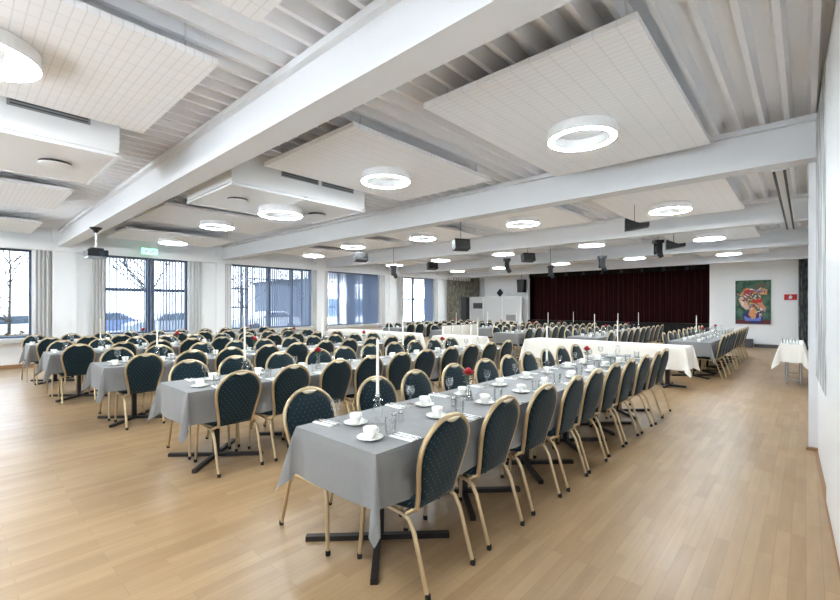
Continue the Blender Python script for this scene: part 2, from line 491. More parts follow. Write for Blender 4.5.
def drape(x, y0, y1, z0, z1, amp, waves, m, name, label, cat, along='y', group=None):
    mb = MB(); N = waves * 8; v = []; f = []
    for k in range(N + 1):
        u = k / N; d = amp * math.sin(u * waves * 2 * PI) + amp * 0.25 * math.sin(u * waves * 4.7 * PI + 1)
        p = y0 + (y1 - y0) * u
        for z in (z0, z1):
            for off in (-0.004, 0.004):
                v.append((x + d + off, p, z) if along == 'y' else (p, x + d + off, z))
    for k in range(N):
        b = 4 * k
        f += [(b, b + 2, b + 6, b + 4), (b + 1, b + 5, b + 7, b + 3)]
    mb.add(v, f, True)
    o = mb.build(name, m)
    return tag(o, label, cat, group)
K = 0
for (y0, y1, lab) in [(1.36, 1.66, 'beside the first window'), (2.5, 2.78, 'at the near edge of the second window'), (4.9, 5.25, 'at the far edge of the second window'), (5.98, 6.2, 'at the near edge of the third window'), (9.3, 9.5, 'at the far edge of the third window'), (9.84, 10.02, 'at the near edge of the fourth window'), (12.72, 13.1, 'at the far edge of the fourth window'), (13.95, 14.28, 'at the near edge of the fifth window'), (16.52, 16.8, 'at the far edge of the fifth window')]:
    drape(XL + 0.09, y0, y1, 0.55, ZH - 0.002, 0.03, 4, M['drape'], 'gathered_drape', 'narrow grey drape gathered ' + lab, 'curtain', 'y', 'window drapes')

# ------------------------------------------------------------------ outdoors
struct(MB().prism([(-90, -60), (XL - .26, -60), (XL - .26, 90), (-90, 90)], -0.5, -0.35).build('ground', M['grass']), 'winter lawn outside the windows')
struct(MB().box(XL - .25, 40, -60, YF - .21, -0.5, -0.35).build('bounce_ground', M['terrace']), 'pale concrete terrace added unseen behind the camera to bounce sunlight in')  # reflector ground added out of view; sunlit, it brightens the ceiling
struct(MB().box(XL - .3, 0.7, YF - .2, YB + 3.2, ZD + .32, 12.0).build('roof', M['brick']), 'unseen block added above the hall to shade the trees outside')  # added height, never in view, keeps sunlight off the outdoor things
struct(MB().box(-60, -24, -60, 60, -0.35, -0.335).build('pavement', M['asphalt']), 'pale car park beyond the lawn')
def bare_tree(x, y, h, label, seed):
    rnd = random.Random(seed)
    t = tag(empty('bare_tree', (x, y, -0.36)), label, 'tree', 'bare trees outside the windows')
    r0 = h * 0.013
    MB().tube([(0, 0, 0), (0.03, 0.02, h * 0.35), (-0.02, 0.05, h * 0.7), (0.02, 0, h)], [r0, r0 * .8, r0 * .45, 0.012], 7).build('trunk', M['bark'], t)
    mb = MB()
    for k in range(26):
        z = h * rnd.uniform(0.28, 0.97); a = rnd.uniform(0, 2 * PI); L = (h - z) * 0.5 + 0.35
        p1 = Vector((math.cos(a) * L * .5, math.sin(a) * L * .5, z + L * .35)); p2 = Vector((math.cos(a + .3) * L * .9, math.sin(a + .3) * L * .9, z + L * .95))
        mb.tube([(0, 0, z), p1, p2], [r0 * .35, r0 * .22, 0.006], 5)
        for q in range(3):
            b = a + rnd.uniform(-1.2, 1.2)
            mb.tube([p1, p1 + Vector((math.cos(b) * L * .4, math.sin(b) * L * .4, L * .4))], [r0 * .16, 0.005], 4)
    mb.build('branches', M['bark'], t)
bare_tree(-21, 1.35, 4.4, 'slender bare young tree outside the first window', 1)
bare_tree(-25, 3.6, 6.5, 'bare tree outside the second window near its near edge', 2)
bare_tree(-20.6, 5.7, 7.5, 'bare tree with thick trunk outside the middle of the second window', 3)
bare_tree(-27, 17.0, 7.0, 'bare tree outside the third window', 5)
bare_tree(-22, 10.2, 6.0, 'bare tree outside between the second and third windows', 6)
def hedge(x0, x1, y0, y1, h, label, seed):
    rnd = random.Random(seed); mb = MB()
    for k in range(int((y1 - y0) * 46)):
        x = rnd.uniform(x0, x1); y = rnd.uniform(y0, y1); z = rnd.uniform(-0.34, h); s = rnd.uniform(.05, .12)
        a = rnd.uniform(0, 6.3); dx, dy = math.cos(a) * s, math.sin(a) * s
        mb.add([(x, y, z), (x + dx, y + dy, z + s * .4), (x + dx * .4 - dy * .5, y + dy * .4 + dx * .5, z + s), (x - dy * .4, y + dx * .4, z + s * .5)], [(0, 1, 2, 3)])
    mb.box(x0 + .15, x1 - .15, y0 + .1, y1 - .1, -0.345, h - 0.12)
    tag(mb.build('hedge', M['hedge']), label, 'hedge')
hedge(-18.2, -17.2, -1.5, 2.6, 0.75, 'low brown winter hedge outside the first window', 4)
hedge(-19, -18, 3.6, 13, 0.35, 'low brown hedge outside the second and third windows', 9)
def car(x, y, rz, m, label):
    t = tag(empty('parked_car', (x, y, -0.334), rz), label, 'car', 'cars parked outside')
    prof = [(-2.1, .35), (-2.12, .75), (-1.75, .92), (-1.0, 1.0), (-.45, 1.42), (.85, 1.46), (1.55, 1.05), (2.05, .95), (2.1, .4)]
    MB().prism(prof[::-1], -.85, .85, 'y').build('body', m, t)
    for s in (-1, 1):
        MB().prism([(-.85, 1.0), (-.4, 1.36), (.78, 1.39), (1.3, 1.04)][::-1], s * .856 - .006, s * .856 + .006, 'y').build('side_window', M['carglass'], t)
        for wx in (-1.35, 1.3):
            MB().tube([(wx, s * .88, .32), (wx, s * .70, .32)], .32, 16).build('wheel', M['rubber'], t)
car(-27.5, 1.75, R(90), M['carwhite'], 'white parked car seen through the first window')
car(-31, 6.0, R(80), M['carblue'], 'blue parked car beyond the white car')
car(-28, 8.6, R(92), M['carsilver'], 'silver parked car seen through the second window')
car(-29, 15.5, R(90), M['carwhite'], 'white parked car seen through the third window')
def house(x0, x1, y0, y1, h, label, ny):
    t = tag(empty('office_building', ((x0 + x1) / 2, (y0 + y1) / 2, -0.345)), label, 'building')
    hx, hy = (x1 - x0) / 2, (y1 - y0) / 2
    MB().box(-hx, hx, -hy, hy, 0, h).build('facade', M['brick'], t)
    for k in range(ny):
        yy = -hy + (k + .5) * 2 * hy / ny
        for z in (0.9, 3.6):
            if z + 1.6 < h:
                MB().box(hx - .02, hx + .03, yy - hy / ny * .72, yy + hy / ny * .72, z, z + 1.6).build('window', M['facadeglass'], t)
    MB().box(-hx - .2, hx + .2, -hy - .2, hy + .2, h, h + .25).build('roof', M['darkgrey'], t)
house(-40, -30, 20, 44, 3.9, 'long low grey office building beyond the third and fourth windows', 8)

# ------------------------------------------------------------------ stage end
struct(MB().box(-10.47, -2.76, YB - 0.02, YB + 3.0, 0, 0.80).build('stage', M['blackcloth']), 'dark stage platform across the end wall')
drape(YB + 0.55, -10.4, -2.8, 0.80, 3.2, 0.06, 36, M['maroon'], 'stage_curtain', 'wide dark maroon velvet curtain closing the stage', 'curtain', 'x')
drape(YB + 0.08, -10.44, -2.79, 2.93, 3.158, 0.02, 60, M['blackcloth'], 'stage_valance', 'black pleated valance along the top of the stage opening', 'curtain', 'x')
for k in range(7):
    x = -8.4 + k * 0.82
    t = tag(empty('stage_spotlight', (x, YB - 0.22, 3.0)), '%s small black spotlight from the window side under the stage lintel' % ['first', 'second', 'third', 'fourth', 'fifth', 'sixth', 'seventh'][k], 'spotlight', 'small spotlights above the stage')
    MB().tube([(0, -.07, -.05), (0, .10, .0)], [.055, .045], 12).build('can', M['black'], t)
    MB().box(-.012, .012, -.005, .02, 0.0, .16).build('bracket', M['black'], t)
    MB().tube([(0, .0, .155), (0, .22, .155)], .012, 6).build('bracket', M['black'], t)
# plinth steps right of the stage
tag(MB().box(-2.72, -1.42, YB - 0.42, YB - 0.03, 0, 0.30, 0.006).build('stage_step', M['darkgrey']), 'dark grey step block beside the stage under the painting', 'step')
struct(MB().box(-1.40, 0.09, YB - 0.16, YB, 0, 0.12).build('baseboard_back', M['darkgrey']), 'dark grey plinth under the painting wall')
# painting
def blob(cx, cz, rx, rz, n=18, ph=0.0, wob=0.18, seed=0):
    rnd = random.Random(seed); return [(cx + rx * math.cos(2 * PI * k / n + ph) * (1 + rnd.uniform(-wob, wob)), cz + rz * math.sin(2 * PI * k / n + ph) * (1 + rnd.uniform(-wob, wob))) for k in range(n)]
pt = tag(empty('abstract_painting', (-1.44, YB - 0.03, 1.64)), 'tall green and red abstract canvas hung on the white wall beside the stage', 'painting')
MB().box(-.51, .51, -.02, .028, -.80, .80).build('canvas', streak_mat('paint_green', srgb(44, 76, 64), srgb(84, 118, 98), (5, 5, 4)), pt)
def stroke(poly, colr, d, nm):
    MB().prism(poly, -.02 - d, -.0195 - d + .001, 'y').build(nm, mat('paint_' + nm, srgb(*colr), .6, vary=.35, vscale=9), pt)
stroke([(-.50, -.79), (.50, -.79), (.50, -.64), (.2, -.66), (-.25, -.63), (-.50, -.66)], (96, 34, 44), .001, 'red_band')
stroke(blob(0.02, -.52, .30, .24, seed=3), (40, 44, 110), .002, 'blue_form')
stroke([(-.22, -.68), (.22, -.68), (.26, -.52), (.12, -.58), (-.12, -.58), (-.26, -.5)], (104, 122, 196), .003, 'pale_blue_form')
stroke(blob(0.0, -.38, .12, .22, seed=5), (216, 150, 96), .004, 'orange_form')
stroke([(-.36, .30), (-.2, .52), (.1, .46), (.42, .44), (.40, .26), (.1, .3), (-.1, .34), (-.2, .2), (-.3, .05)], (206, 138, 84), .003, 'orange_sweep')
stroke([(-.25, .42), (-.05, .5), (.05, .38), (-.12, .2), (-.22, .0), (-.26, .2)], (178, 52, 40), .005, 'red_sweep')
stroke([(-.42, .12), (-.3, .2), (-.16, -.02), (-.06, -.24), (-.2, -.28), (-.34, -.12)], (214, 176, 160), .004, 'pink_sweep')
stroke([(-.08, .02), (.1, .14), (.3, .08), (.22, -.02), (.05, -.02)], (190, 40, 30), .005, 'red_leaf')
stroke([(.12, -.02), (.26, .0), (.38, -.22), (.34, -.36), (.22, -.22)], (212, 140, 110), .004, 'peach_leaf')
stroke([(.0, .62), (.3, .72), (.44, .6), (.3, .5), (.05, .52)], (96, 92, 74), .003, 'olive_form')
stroke([(.02, .46), (.36, .42), (.34, .36), (.05, .38)], (130, 120, 170), .006, 'violet_form')
prnd = random.Random(5)
DAB = [(196, 120, 84), (214, 178, 160), (150, 60, 50), (96, 110, 150), (60, 110, 84), (206, 168, 96), (92, 88, 70), (226, 214, 204)]
for q, colr in enumerate(DAB):
    mb = MB()
    for k in range(16):
        a = prnd.uniform(0, 6.28); u = prnd.uniform(0, 1)
        px_, pz_ = -.34 + .66 * u + prnd.gauss(0, .07), (.30 - .75 * u if k % 2 else .02 + .42 * u) + prnd.gauss(0, .09)
        L_, W_ = prnd.uniform(.04, .10), prnd.uniform(.012, .03); c_, s_ = math.cos(a), math.sin(a)
        pp = [(px_ - c_ * L_, pz_ - s_ * L_), (px_ + s_ * W_, pz_ - c_ * W_), (px_ + c_ * L_, pz_ + s_ * L_), (px_ - s_ * W_, pz_ + c_ * W_)]
        mb.prism([(min(.49, max(-.49, a_)), b_) for a_, b_ in pp], -.0275 - .0004 * q, -.0262 - .0004 * q, 'y')
    mb.build('brush_dabs', mat('paint_dab', srgb(*colr), .6, vary=.3, vscale=12), pt)
# red fire sign
sg = tag(empty('fire_sign', (-0.40, YB - 0.01, 1.81)), 'small red fire sign with white pictogram on the painting wall', 'sign')
MB().box(-.17, .17, -.006, .008, -.10, .10).build('plate', M['red'], sg)
MB().prism([(-.05, -.06), (.03, -.06), (.05, .02), (.0, .07), (-.04, .03)], -.012, -.0062, 'y').build('pictogram', M['white'], sg)
# drape at the right end of the stage wall
drape(YB - 0.25, -0.19, 0.05, 0.1, 3.1, 0.05, 5, streak_mat('grey_print_drape', srgb(60, 62, 64), srgb(140, 142, 142), (14, 14, 5)), 'printed_drape', 'dark grey printed drape hanging beside the red fire sign', 'curtain', 'x')
# window-side corner
drape(XL + 0.12, 17.5, 19.55, 0.25, 2.99, 0.05, 9, M['pattern'], 'printed_drape', 'olive grey printed drape on the window wall in the stage corner', 'curtain', 'y')
drape(YB - 0.12, -14.0, -13.35, 0.25, 3.05, 0.05, 6, M['pattern'], 'printed_drape', 'olive grey printed drape on the end wall in the corner', 'curtain', 'x')
drape(YB - 0.12, -13.32, -13.02, 0.02, 3.0, 0.05, 4, M['drape'], 'gathered_drape', 'pale drape gathered between printed drape and white screen wall', 'curtain', 'x')
pw = tag(empty('folding_partition', (-12.6, YB - 0.55, 0)), 'low white partition in front of the stage corner', 'partition')
MB().box(-1.35, 2.1, -.02, .02, 0.05, 2.0).build('panel', M['screen'], pw)
for px in (-1.3, -.2, .95, 2.05): MB().box(px - .025, px + .025, -.035, .035, 0, 2.0).build('post', M['white'], pw)
MB().box(-.85, -.25, -.026, -.02, 1.36, 1.66).build('notice_panel', M['darkgrey'], pw)
MB().box(1.2, 1.75, -.026, -.02, 0.75, 1.05).build('pale_panel', M['grille'], pw)
tag(MB().prism([(-.19, 0), (0, -.22), (.19, 0), (0, .22)], YB - 0.06, YB - 0.001, 'y').build('diamond_ornament', M['black'], None, (-12.1, 0, 2.2)), 'small black diamond shaped ornament on the white end wall', 'ornament')
sp = tag(empty('column_speaker', (-12.65, 17.3, 0)), 'tall black column loudspeaker standing in front of the printed drape', 'speaker')
MB().box(-.15, .15, -.17, .17, 0.03, 1.95, .01).build('cabinet', M['black'], sp)
MB().box(.145, .158, -.14, .14, .1, 1.88).build('grille', M['rubber'], sp)
MB().box(-.2, .2, -.22, .22, 0, .03).build('base', M['black'], sp)
hs = tag(empty('hanging_speaker', (-10.55, 19.2, 2.5)), 'black loudspeaker hung beside the stage opening above the white wall', 'speaker')
MB().prism([(-.16, -.32), (.16, -.32), (.19, .32), (-.19, .32)], -.16, .16, 'y').build('cabinet', M['black'], hs)
MB().tube([(0, 0, .3), (0, 0, ZD - 2.5)], .012, 6).build('hanger', M['black'], hs)

# ------------------------------------------------------------------ ceiling fittings
ORD = ['first', 'second', 'third', 'fourth', 'fifth', 'sixth', 'seventh', 'eighth', 'ninth', 'tenth']
BAY = {0: 'bay before the near beam', 1: 'first bay past near beam', 2: 'second bay past near beam', 3: 'third bay past near beam', 4: 'bay beside the stage'}
ring_me = MB(); 
def torus(mb, Rr, z0, z1, w, seg=48):
    mb.lathe([(Rr - w, z1), (Rr + w, z1), (Rr + w, z0), (Rr - w, z0), (Rr - w, z1)], (0, 0, 0), seg, False)
hm = MB(); torus(hm, 0.290, 0.002, 0.105, 0.029); HOUS = hm.mesh('housing', M['white'])
gm = MB(); torus(gm, 0.290, 0.0, 0.002, 0.0265); GLOW = gm.mesh('diffuser', M['ring'])
cable = MB().tube([(0, 0, 0.10), (0, 0, 0.11)], .004, 5)
def ring(x, y, z, bay, k, ztop):
    t = tag(empty('ring_lamp', (x, y, z)), 'glowing white ring lamp, %s from pillar wall, %s' % (ORD[k], BAY[bay]), 'lamp', 'ring lamps')
    o = bpy.data.objects.new('housing', HOUS); COL.objects.link(o); o.parent = t
    o.scale = (1, 1, 1)
    o = bpy.data.objects.new('diffuser', GLOW); COL.objects.link(o); o.parent = t
    return t
def panel(x0, x1, y0, y1, z, bay, k):
    cx, cy = (x0 + x1) / 2, (y0 + y1) / 2
    t = tag(empty('acoustic_panel', (cx, cy, z)), 'white gridded ceiling raft, %s from pillar wall, %s' % (ORD[k], BAY[bay]), 'ceiling panel', 'hanging ceiling rafts')
    hx, hy = (x1 - x0) / 2, (y1 - y0) / 2
    MB().box(-hx, hx, -hy, hy, 0, .045).build('raft', M['tile'], t)
    for sx_ in (-1, 1):
        for sy_ in (-1, 1):
            xx, yy = sx_ * (hx - .12), sy_ * (hy - .18)
            MB().tube([(xx, yy, .045), (xx, yy, ZD - z + .12)], .007, 5).build('hanger', M['beam'], t)
def airbox(x0, x1, y0, y1, bay, k):
    cx, cy = (x0 + x1) / 2, (y0 + y1) / 2; z = 3.0
    t = tag(empty('ceiling_air_unit', (cx, cy, z)), 'white boxed air unit with side grille, in the %s' % BAY[bay], 'air unit', 'ceiling air units')
    hx, hy = (x1 - x0) / 2, (y1 - y0) / 2
    MB().box(-hx, hx, -hy, hy, 0.03, ZD - z).build('casing', M['wall'], t)
    for s in (-1, 1):
        MB().box(-hx + .02, hx - .02, (s - 1) / 2 * hy + .03, (s + 1) / 2 * hy - .03, 0.0, .03).build('bottom_panel', M['white'], t)
        d = MB().lathe([(.0, -.036), (.12, -.034), (.148, -.027), (.148, -.024), (0, -.024)], (0.02, s * hy * .62, 0), 24); d.build('diffuser', M['white'], t)
        g = MB(); g.lathe([(.136, 0.0), (.136, -.0235)], (0.02, s * hy * .62, 0), 24, False); g.build('diffuser_gap', M['black'], t)
    tr = MB()
    for (a0, a1, b0, b1) in ((-hx - .006, hx + .006, -hy - .006, -hy + .02), (-hx - .006, hx + .006, hy - .02, hy + .006), (-hx - .006, -hx + .02, -hy + .02, hy - .02), (hx - .02, hx + .006, -hy + .02, hy - .02), (-hx + .02, hx - .02, -.02, .02)):
        tr.box(a0, a1, b0, b1, -.012, .012)
    tr.build('edge_trim', M['white'], t)
    for s in (-1, 1):
        fr = MB().box(hx, hx + .008, s * .32 - .29 + .22, s * .32 + .29 + .22, .24, .37).build('grille', M['grille'], t)
        b = MB()
        for q in range(4): b.box(hx + .008, hx + .014, s * .32 - .27 + .22, s * .32 + .27 + .22, .255 + q * .028, .266 + q * .028)
        b.build('louvres', M['darkgrey'], fr)
    return t
# (x, y, z ring) measured centres
RINGS = {0: [(-1.62, -0.3), (-4.04, 0.11), None, (-9.2, -0.1), (-12.8, -0.1)],
         1: [(-1.64, 4.18), (-4.12, 3.86), (-5.93, 3.37), (-9.1, 3.72), (-12.3, 3.9)],
         2: [(-1.74, 8.35), (-4.22, 7.72), (-6.95, 7.75), (-9.4, 7.55), (-12.0, 8.0)],
         3: [(-1.76, 12.5), (-4.32, 11.7), (-7.12, 11.8), (-9.8, 11.9), (-12.3, 12.0)],
         4: [(-1.82, 16.6), (-4.4, 15.9), (-7.1, 16.0), (-9.8, 16.0), (-12.3, 16.2)]}
PAN = {(0, 0): (-2.5, -0.72, -1.6, 1.27), (0, 1): (-4.95, -3.16, -1.3, 1.30), (0, 3): (-10.1, -8.3, -1.2, 1.25), (0, 4): (-13.9, -11.95, -1.2, 1.28),
       (1, 0): (-2.50, -0.76, 2.80, 5.50), (1, 1): (-5.02, -3.25, 2.62, 5.05)}
for b, lst in RINGS.items():
    for k, p in enumerate(lst):
        if b in (0, 1) and k == 2:
            if b == 0: airbox(-6.55, -5.10, -1.0, 1.13, 0, 2)
            else:
                airbox(-6.66, -5.20, 2.30, 4.41, 1, 2); ring(p[0], p[1], 2.880, 1, 2, 3.0)
            continue
        zz = 3.14
        pn = PAN.get((b, k), (p[0] - .92, p[0] + .92, p[1] - 1.25, min(p[1] + 1.25, 4.05 * b + 1.74)))
        panel(*pn, zz + 0.108, b, k); ring(p[0], p[1], zz, b, k, zz)
# slotted rail
rl = tag(empty('ceiling_rail', (-0.22, 8.6, 2.98)), 'long white slotted ceiling rail beside the pillar', 'rail')
MB().box(-.06, .06, -2.45, 2.3, 0.015, .07).build('channel', M['beam'], rl)
for s in (-.045, .045): MB().box(s - .012, s + .012, -2.45, 2.3, 0.0, .015).build('slot', M['black'], rl)

# projector on pole below the near beam
pj = tag(empty('projector', (-10.05, 1.85, 2.44)), 'dark projector hung on a pole below the near ceiling beam', 'projector')
MB().box(-.20, .20, -.16, .16, 0, .12, .015).build('body', M['black'], pj)
MB().box(-.19, .19, -.150, .150, -.03, .0, .01).build('lower_shell', M['carsilver'], pj)
MB().tube([(.2, 0.05, .05), (.24, 0.05, .05)], .05, 14).build('lens', M['carglass'], pj)
MB().box(-.12, .12, -.1, .1, .12, .16).build('cradle', M['rubber'], pj)
MB().tube([(0, 0, .16), (0, 0, .50)], .018, 8).build('pole', M['steel'], pj)
MB().lathe([(.03, .46), (.05, .50), (.10, .54), (.10, .558)], (0, 0, 0), 14).build('mount', M['black'], pj)

def box_speaker(x, y, z, rz, tilt, label):
    t = tag(empty('loudspeaker', (x, y, z), rz), label, 'speaker', 'black loudspeakers under the ceiling')
    e = MB().box(-.18, .18, -.10, .10, -.115, .115, .015).build('cabinet', M['black'], t); e.rotation_euler = (R(tilt), 0, 0)
    g = MB().box(-.165, .165, -.108, -.10, -.10, .10).build('grille', M['rubber'], e)
    MB().lathe([(0, 0), (.014, .0), (.014, .004), (0, .004)], (.06, -.112, 0.02), 8).build('badge', M['steel'], e)
    MB().tube([(0, .03, .09), (0, .03, ZD - z + .1)], .005, 6).build('hanger', M['black'], t)
box_speaker(-5.68, 7.62, 2.86, R(58), -12, 'black box loudspeaker hanging past the second ceiling beam, middle of the hall')
box_speaker(-9.35, 7.8, 2.88, R(70), -12, 'black box loudspeaker hanging past the second ceiling beam, window side')
box_speaker(-5.87, 11.05, 2.88, R(56), -12, 'black box loudspeaker hanging past the third ceiling beam, middle of hall')
box_speaker(-9.6, 11.2, 2.88, R(64), -12, 'black box loudspeaker hanging past the third ceiling beam, window side')
def wedge_speaker(x, y, z, label):
    t = tag(empty('wedge_speaker', (x, y, z), R(20)), label, 'speaker', 'black loudspeakers under the ceiling')
    MB().prism([(-.15, -.09), (.22, -.04), (.22, .03), (.07, .02), (-.15, .12)], -.09, .09, 'y').build('cabinet', M['black'], t)
    MB().lathe([(0, 0), (.016, 0), (.016, .004), (0, .004)], (0, 0, 0), 8).build('badge', M['steel'], t, (-.10, -.094, .0))
    MB().tube([(0, 0, .02), (0, 0, ZD - z + .1)], .005, 6).build('hanger', M['black'], t)
wedge_speaker(-2.2, 7.95, 2.90, 'black wedge loudspeaker hanging past the second ceiling beam, pillar side')
wedge_speaker(-2.22, 11.0, 2.88, 'black wedge loudspeaker hanging past the third ceiling beam, pillar side')
def moving_head(x, y, z, tilt, label, rz=0.6):
    t = tag(empty('moving_spotlight', (x, y, z), rz), label, 'spotlight', 'moving spotlights under the ceiling')
    MB().tube([(-.02, 0, .13), (0, 0, .05), (.06, 0, -.08), (.09, 0, -.14)], [.045, .068, .065, .05], 12).build('head', M['black'], t)
    MB().box(-.06, .06, -.10, -.085, -.06, .2).build('yoke_arm', M['black'], t)
    MB().box(-.06, .06, .085, .10, -.06, .2).build('yoke_arm', M['black'], t)
    MB().box(-.1, .1, -.11, .11, .2, .27).build('base', M['black'], t)
    MB().tube([(0, 0, .27), (0, 0, ZD - z + .1)], .006, 6).build('hanger', M['black'], t)
moving_head(-2.62, 11.35, 2.80, 0, 'black spotlight between the two wedge loudspeakers')
moving_head(-9.75, 9.48, 2.53, 20, 'black spotlight hanging in front of the fourth window')
moving_head(-6.3, 13.4, 2.57, 20, 'black spotlight hanging before the maroon curtain, window side')
moving_head(-4.15, 12.0, 2.6, 20, 'black spotlight hanging before the middle of maroon curtain')
moving_head(-6.5, 10.95, 2.62, 20, 'black spotlight hanging before the white screen wall')
# green exit sign
ex = tag(empty('exit_sign', (XL + 0.55, 3.70, 3.02)), 'small lit green exit sign under the ceiling before the second window', 'sign')
MB().box(-.012, .012, -.2, .2, -.09, .09, .004).build('panel', M['exit'], ex)
MB().box(.0125, .0145, -.13, -.05, -.05, .05).build('pictogram', M['white'], ex)
MB().prism([(.02, -.02), (.10, -.02), (.10, -.05), (.16, 0), (.10, .05), (.10, .02), (.02, .02)], .0125, .0145, 'x').build('arrow', M['white'], ex)
MB().tube([(0, 0, .09), (0, 0, ZD - 3.02 + .1)], .008, 6).build('hanger', M['white'], ex)

# ------------------------------------------------------------------ chairs
def chair_outline(n_top=14):
    """closed outline of the oval back in (x, s): s is the height along the back"""
    pts = []
    for s, w in ((0.40, .150), (.47, .158), (.53, .170), (.60, .186), (.67, .199), (.72, .203)): pts.append((w, s))
    for k in range(1, n_top):
        a = PI * k / n_top
        pts.append((.203 * math.cos(a), .72 + .185 * math.sin(a)))
    for s, w in ((.72, .203), (.67, .199), (.60, .186), (.53, .170), (.47, .158), (.40, .150)): pts.append((-w, s))
    return pts
def lean(s): return -.165 - (s - .40) * .235
def make_chair(detail=True):
    t = empty('banquet_chair')
    ol = chair_outline(14 if detail else 8)
    sg = 8 if detail else 6
    MB().tube([(x, lean(s), s) for x, s in ol], .0145, sg, caps=True).build('back_frame', M['gold'], t)
    # padded back inside the frame
    mb = MB(); v = []; f = []
    n = len(ol); cx, cs = 0, .66
    rings = [(.955, 0.0), (.93, .016), (.80, .027), (.40, .032)]
    def ringpts(sc, off, sgn):
        return [(x * sc, lean(cs + (s - cs) * sc) + sgn * off, cs + (s - cs) * sc) for x, s in ol]
    loops = [ringpts(sc, o, 1) for sc, o in rings[::-1]] + [ringpts(sc, o, -1) for sc, o in rings]
    for lp in loops: v += lp
    for a in range(len(loops) - 1):
        for k in range(n):
            f.append((a * n + k, a * n + (k + 1) % n, (a + 1) * n + (k + 1) % n, (a + 1) * n + k))
    f.append(tuple(range(n))[::-1]); f.append(tuple((len(loops) - 1) * n + k for k in range(n)))
    mb.add(v, f, True); mb.build('backrest', M['fabric'], t)
    # hand grip plate under the top of the frame
    g = MB(); pv = []
    N = 8
    for sgn in (-1, 1):
        for k in range(N + 1):
            u = -1 + 2 * k / N
            s_hi = .72 + .185 * math.sqrt(max(0, 1 - (u * .055 / .203) ** 2)) - .006
            s_lo = s_hi - .006 - .022 * (1 - u * u)
            y = lean(.87) + sgn * .024
            pv += [(u * .055, y, s_hi), (u * .055, y, s_lo)]
    gf = []; h = 2 * (N + 1)
    for k in range(N):
        b = 2 * k
        gf += [(b, b + 2, b + 3, b + 1), (h + b, h + b + 1, h + b + 3, h + b + 2), (b, h + b, h + b + 2, b + 2), (b + 1, b + 3, h + b + 3, h + b + 1)]
    g.add(pv, gf, True); g.build('hand_grip', M['grip'], t)
    # seat cushion
    s = MB(); out = []
    for (x, y) in [(-.175, -.165), (.175, -.165), (.205, -.02), (.21, .14), (.19, .21), (.14, .245), (0, .255), (-.14, .245), (-.19, .21), (-.21, .14), (-.205, -.02)]: out.append((x, y))
    lay = [(.94, .405), (1.0, .418), (1.0, .445), (.95, .468), (.75, .480), (.35, .485)]
    v = []; f = []; n = len(out)
    for sc, z in lay: v += [(x * sc, .04 + (y - .04) * sc, z) for x, y in out]
    for a in range(len(lay) - 1):
        for k in range(n): f.append((a * n + k, a * n + (k + 1) % n, (a + 1) * n + (k + 1) % n, (a + 1) * n + k))
    f.append(tuple(range(n))[::-1]); f.append(tuple((len(lay) - 1) * n + k for k in range(n)))
    s.add(v, f, True); s.build('seat', M['fabric'], t)
    # seat rail
    MB().tube([(-.16, .22, .398), (.16, .22, .398)], .010, 6).build('front_rail', M['gold'], t)
    for sx_ in (-1, 1):
        rear = MB().tube([(sx_ * .19, .20, .392), (sx_ * .197, .02, .390), (sx_ * .20, -.10, .386), (sx_ * .20, -.155, .365), (sx_ * .20, -.19, .31), (sx_ * .20, -.235, .17), (sx_ * .20, -.285, .012)], .0125, sg).build('leg', M['gold'], t)
        front = MB().tube([(sx_ * .185, .205, .395), (sx_ * .19, .225, .33), (sx_ * .198, .25, .012)], .0125, sg).build('leg', M['gold'], t)
        MB().tube([(sx_ * .152, -.168, .42), (sx_ * .172, -.15, .405), (sx_ * .196, -.128, .388)], .014, 6).build('bracket', M['gold'], t)
        if detail:
            for o, y in ((rear, -.287), (front, .2505)):
                MB().lathe([(.015, 0), (.016, .012), (.0145, .03)], (sx_ * .20 if o is rear else sx_ * .198, y, 0), 8).build('foot_tip', M['rubber'], o)
    return t
proto_a = make_chair(True); proto_b = make_chair(False)
used = {'a': False, 'b': False}
def place_chair(x, y, rz, label, group, kind='a'):
    if not used[kind]:
        o = proto_a if kind == 'a' else proto_b; used[kind] = True
        created = o
    else:
        created = copy_tree(proto_a if kind == 'a' else proto_b)
    created.location = (x, y, 0); created.rotation_euler = (0, 0, rz)
    tag(created, label, 'chair', group)
    return created

# ------------------------------------------------------------------ tables
def make_table(name, cx, y0, L, w, h, label, group, metal, xo=0.0):
    """trestle with pedestal feet; local: length along y"""
    t = tag(empty(name, (cx, y0, 0)), label, 'table', group)
    MB().box(-w / 2 + .005, w / 2 - .005, .005, L - .005, h - .03, h - .003).build('tabletop', M['tan'], t)
    for yy in (0.42, L - 0.47):
        p = MB().box(xo - .026, xo + .026, yy - .026, yy + .026, .03, h - .03).build('column', metal, t)
        f = MB()
        for a in (45, 135):
            c, s = math.cos(R(a)), math.sin(R(a)); l = .46 if w > .6 else .3
            q = [(xo - l * c + .02 * s, yy - l * s - .02 * c), (xo + l * c + .02 * s, yy + l * s - .02 * c), (xo + l * c - .02 * s, yy + l * s + .02 * c), (xo - l * c - .02 * s, yy - l * s + .02 * c)]
            f.prism(q, 0.0, .032)
        f.build('foot', metal, t)
    return t
